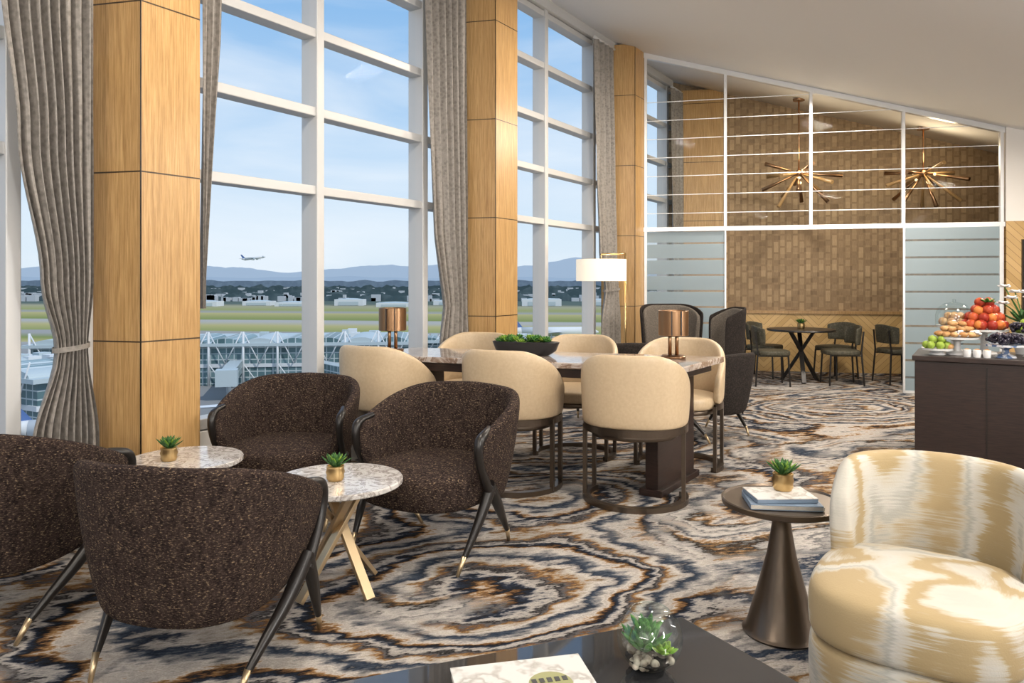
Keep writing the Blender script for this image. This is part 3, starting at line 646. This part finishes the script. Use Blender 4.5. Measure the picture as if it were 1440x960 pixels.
def multi_box(name,lst,m):
    vs=[];fs=[]
    for (x,y,z),(a,b,c) in lst:
        k=len(vs)
        vs+=[(x+i*a/2,y+j*b/2,z+q*c/2) for i in(-1,1) for j in(-1,1) for q in(-1,1)]
        fs+=[tuple(k+t for t in f) for f in((0,1,3,2),(4,6,7,5),(0,4,5,1),(2,3,7,6),(0,2,6,4),(1,5,7,3))]
    return mk(name,vs,fs,m)
lst=[]
for k in range(520):
    y_=random.choice((970,1060,1230,1480)); h_=random.uniform(3,9)+ (y_-970)*.012
    lst.append(((random.uniform(-.9,.8)*y_,y_,GZ+h_/2),(random.uniform(2,12),8,h_)))
multi_box('distant_city',lst,m_city)
for k in range(22):
    x=-640+k*52+random.uniform(-8,8)
    g=grp('hangar',(x,random.uniform(760,830),GZ)); w_=random.uniform(26,46); hh=random.uniform(4,8)
    box('hall',(0,0,hh/2),(w_,20,hh),m_bld,g); box('door',(0,-10.2,hh*.35),(w_*.7,.4,hh*.6),m_roof,g)
    lathe('vault',[(.001,hh+1.2),(w_*.25,hh+.9),(w_*.5,hh)],(0,0,0),m_roof,g,seg=16,sy=.5)
def terminal(x,y,w_,d_,h_,rz):
    g=grp('airport_terminal',(x,y,GZ),rz=rz)
    box('hall',(0,0,h_*.45),(w_,d_,h_*.9),m_fac,g); box('roof_slab',(0,0,h_*.93),(w_+3,d_+3,.8),m_roof,g); box('floor_band',(0,0,h_*.45),(w_+.6,d_+.6,.9),m_bld,g)
    nb=int(w_/8)
    for i in range(nb):
        xx=-w_/2+(i+.5)*w_/nb
        vs=[];K=10
        for j in range(K+1):
            a_=math.pi*j/K
            for yy_ in(-d_/2-1,d_/2*.2): vs.append((xx+3.4*math.cos(a_),yy_,h_*.96+1.3*math.sin(a_)))
        mk('skylight_vault_%d'%i,vs,[(2*j,2*j+1,2*j+3,2*j+2) for j in range(K)]+[tuple(range(0,2*K+2,2))],m_fac if i%3 else m_roof,g)
        cyl('pylon_%d'%i,(xx-4,-d_/2-1.2,0),(xx-4,-d_/2-1.2,h_+2.5),.3,.3,m_bld,g,8)
        cyl('truss_a_%d'%i,(xx-4,-d_/2-1.2,h_+2.5),(xx,-d_/2-1.2,h_*.5),.16,.16,m_bld,g,6); cyl('truss_b_%d'%i,(xx+4,-d_/2-1.2,h_+2.5),(xx,-d_/2-1.2,h_*.5),.16,.16,m_bld,g,6)
        cyl('truss_c_%d'%i,(xx-4,-d_/2-1.2,h_*.5),(xx,-d_/2-1.2,0),.16,.16,m_bld,g,6)
    for i in range(22): box('roof_unit_%d'%i,(random.uniform(-w_*.45,w_*.45),random.uniform(0,d_*.45),h_*.96+.7),(random.uniform(1.5,4),2.5,random.uniform(.8,2)),m_bld if i%2 else m_roof,g)
terminal(-74,205,92,34,11,.12); terminal(-100,150,56,22,10,-.5); terminal(-20,262,60,14,6,.05)
def jetbridge(x,y,rz):
    g=grp('jet_bridge',(x,y,GZ),rz=rz)
    box('tunnel',(0,0,5),(22,3,3),m_fac,g); box('cab',(12,0,5),(4,4.5,3.6),m_roof,g); cyl('support',(8,0,0),(8,0,4),.5,.5,m_bld,g,10); cyl('support_2',(-8,0,0),(-8,0,4),.5,.5,m_bld,g,10)
jetbridge(-44,180,-.9); jetbridge(-66,176,-1.3); jetbridge(-34,196,-.5)
def airplane(x,y,z,rz,pitch=0,s_=1):
    g=grp('airplane',(x,y,z),rz=rz); g.scale=(s_,)*3; g.rotation_euler=(0,-pitch,rz)
    cyl('fuselage',(-16,0,4),(14,0,4),2,2,m_bld,g,20); cyl('nose',(14,0,4),(18.5,0,3.6),2,.4,m_bld,g,20); cyl('tail_cone',(-16,0,4),(-22,0,5),2,.4,m_bld,g,20)
    mk('wings',[(3,0,3.2),(-2,0,3.2),(-9,17,4.6),(-7,17,4.6),(-9,-17,4.6),(-7,-17,4.6),(3,0,3.7),(-2,0,3.7)],[(0,1,2,3),(0,1,4,5),(6,7,2,3),(6,7,4,5)],m_bld,g)
    mk('tail_fin',[(-15,0,5.5),(-20,.2,5.5),(-23,.2,12),(-20.5,0,12)],[(0,1,2,3)],Mat('tail_blue',(.1,.18,.4),.5),g)
    mk('tailplane',[(-17,0,5),(-20,0,5),(-23,7,5.6),(-21.5,7,5.6),(-23,-7,5.6),(-21.5,-7,5.6)],[(0,1,2,3),(0,1,4,5)],m_bld,g)
    for sgn in(-1,1): cyl('engine_%d'%sgn,(0,sgn*6,2.2),(3.5,sgn*6,2.2),1,1.1,m_roof,g,14)
    for q in((9,0),(-3,3),(-3,-3)): cyl('gear_%d_%d'%q,(q[0],q[1],0),(q[0],q[1],3),.4,.25,m_roof,g,8)
airplane(-50,142,GZ,1.9,s_=.8); airplane(-66,122,GZ,.3,s_=.7); airplane(-20,240,GZ,.2,s_=.8); airplane(20,330,GZ,.1)
airplane(-310,900,26,-.1,.12,.75)
m_car=Mat('vehicle_paint',(.6,.6,.62),.4)
for k in range(22):
    g=grp('apron_vehicle',(-26+random.uniform(-6,20),185+random.uniform(-5,35),GZ),rz=random.uniform(0,3)); box('body',(0,0,1.2),(5,2.2,2.2),m_car if k%3 else m_blackmatt,g); box('cab',(1.2,0,2.6),(2,2,.9),m_bld,g)
# ---------------------------------------------------------------- world + lights
w=bpy.data.worlds.new('sky'); sc.world=w; w.use_nodes=True; nt=w.node_tree; bg=nt.nodes['Background']
tc=nt.nodes.new('ShaderNodeTexCoord'); sx=nt.nodes.new('ShaderNodeSeparateXYZ'); nt.links.new(tc.outputs['Generated'],sx.inputs[0])
rp=nt.nodes.new('ShaderNodeValToRGB'); nt.links.new(sx.outputs[2],rp.inputs[0]); cr=rp.color_ramp
for p_,c_ in((.0,(.66,.76,.85)),(.06,(.64,.76,.87)),(.17,(.46,.64,.85)),(.36,(.23,.45,.76)),(1,(.15,.32,.66))):
    if p_ in(0.0,): e=cr.elements[0]; e.position=0
    elif p_==1: e=cr.elements[-1]; e.position=1
    else: e=cr.elements.new(p_)
    e.color=(*c_,1)
mp=nt.nodes.new('ShaderNodeMapping'); mp.inputs['Scale'].default_value=(1.6,1.6,7); nt.links.new(tc.outputs['Generated'],mp.inputs[0])
nz=nt.nodes.new('ShaderNodeTexNoise'); nz.inputs['Scale'].default_value=1.6; nz.inputs['Detail'].default_value=7; nz.inputs['Distortion'].default_value=.5; nt.links.new(mp.outputs[0],nz.inputs[0])
r2=nt.nodes.new('ShaderNodeValToRGB'); nt.links.new(nz.outputs[0],r2.inputs[0]); r2.color_ramp.elements[0].position=.36; r2.color_ramp.elements[1].position=.80
mm=nt.nodes.new('ShaderNodeMath'); mm.operation='MULTIPLY'; mm.inputs[1].default_value=.9; nt.links.new(r2.outputs[0],mm.inputs[0])
mx=nt.nodes.new('ShaderNodeMix'); mx.data_type='RGBA'; nt.links.new(mm.outputs[0],mx.inputs[0]); nt.links.new(rp.outputs[0],mx.inputs[6]); mx.inputs[7].default_value=(.82,.87,.93,1)
nt.links.new(mx.outputs[2],bg.inputs[0]); bg.inputs[1].default_value=1.12
def light(name,kind,loc,e,col=(1,1,1),size=1,rot=(0,0,0),sy=None):
    l=bpy.data.lights.new(name,kind); l.energy=e; l.color=col
    if kind=='AREA':
        l.size=size
        if sy: l.shape='RECTANGLE'; l.size_y=sy
    o=bpy.data.objects.new(name,l); COL.objects.link(o); o.location=loc; o.rotation_euler=rot; return o
s_=light('sun','SUN',(0,0,50),2.3,(1,.96,.9)); s_.data.angle=.01
s_.rotation_euler=Vector((-.65,.45,-.75)).to_track_quat('-Z','Y').to_euler()
for d_,u_,e in((1.6,1.0,42),(4.6,1.0,24),(1.4,4.6,46),(4.2,4.4,46),(1.4,8.0,50),(4.0,7.6,54),(2.2,10.6,76),(4.4,9.9,74)):
    p_=R(d_,u_,ceilz(d_)-.16)
    sl=-.295 if d_<3.7 else -.295+.1*(d_-3.7)
    nv=(D*sl+Vector((0,0,-1))).normalized()
    light('ceiling_fill','AREA',p_,e,(1,.89,.76),.3,nv.to_track_quat('-Z','Y').to_euler())  # added fill lamps that brighten the room, no fixtures modelled
for u_ in(-.5,3,6.5):
    light('uplight_fill','AREA',R(6.2,u_,2.25),150,(1,.97,.93),.25,Vector((-.75*D.x,-.75*D.y,.66)).to_track_quat('-Z','Y').to_euler(),3.0)  # added uplight fill outside the view to whiten the ceiling, no cove built
light('uplight_fill','AREA',R(3.0,-2.4,2.2),70,(1,.96,.91),3.5,Vector((U.x*.7,U.y*.7,.7)).to_track_quat('-Z','Y').to_euler(),.3)  # added uplight fill behind the camera, no cove built
# ---------------------------------------------------------------- camera
cam=bpy.data.cameras.new('camera'); co_=bpy.data.objects.new('camera',cam); COL.objects.link(co_)
co_.location=(0,0,H); co_.rotation_euler=(math.pi/2,0,0); cam.sensor_width=36; cam.lens=36*F/1440; cam.shift_y=-(480-HZ)/1440; cam.clip_end=20000; cam.clip_start=.05
sc.camera=co_
sc.view_settings.view_transform='Standard'
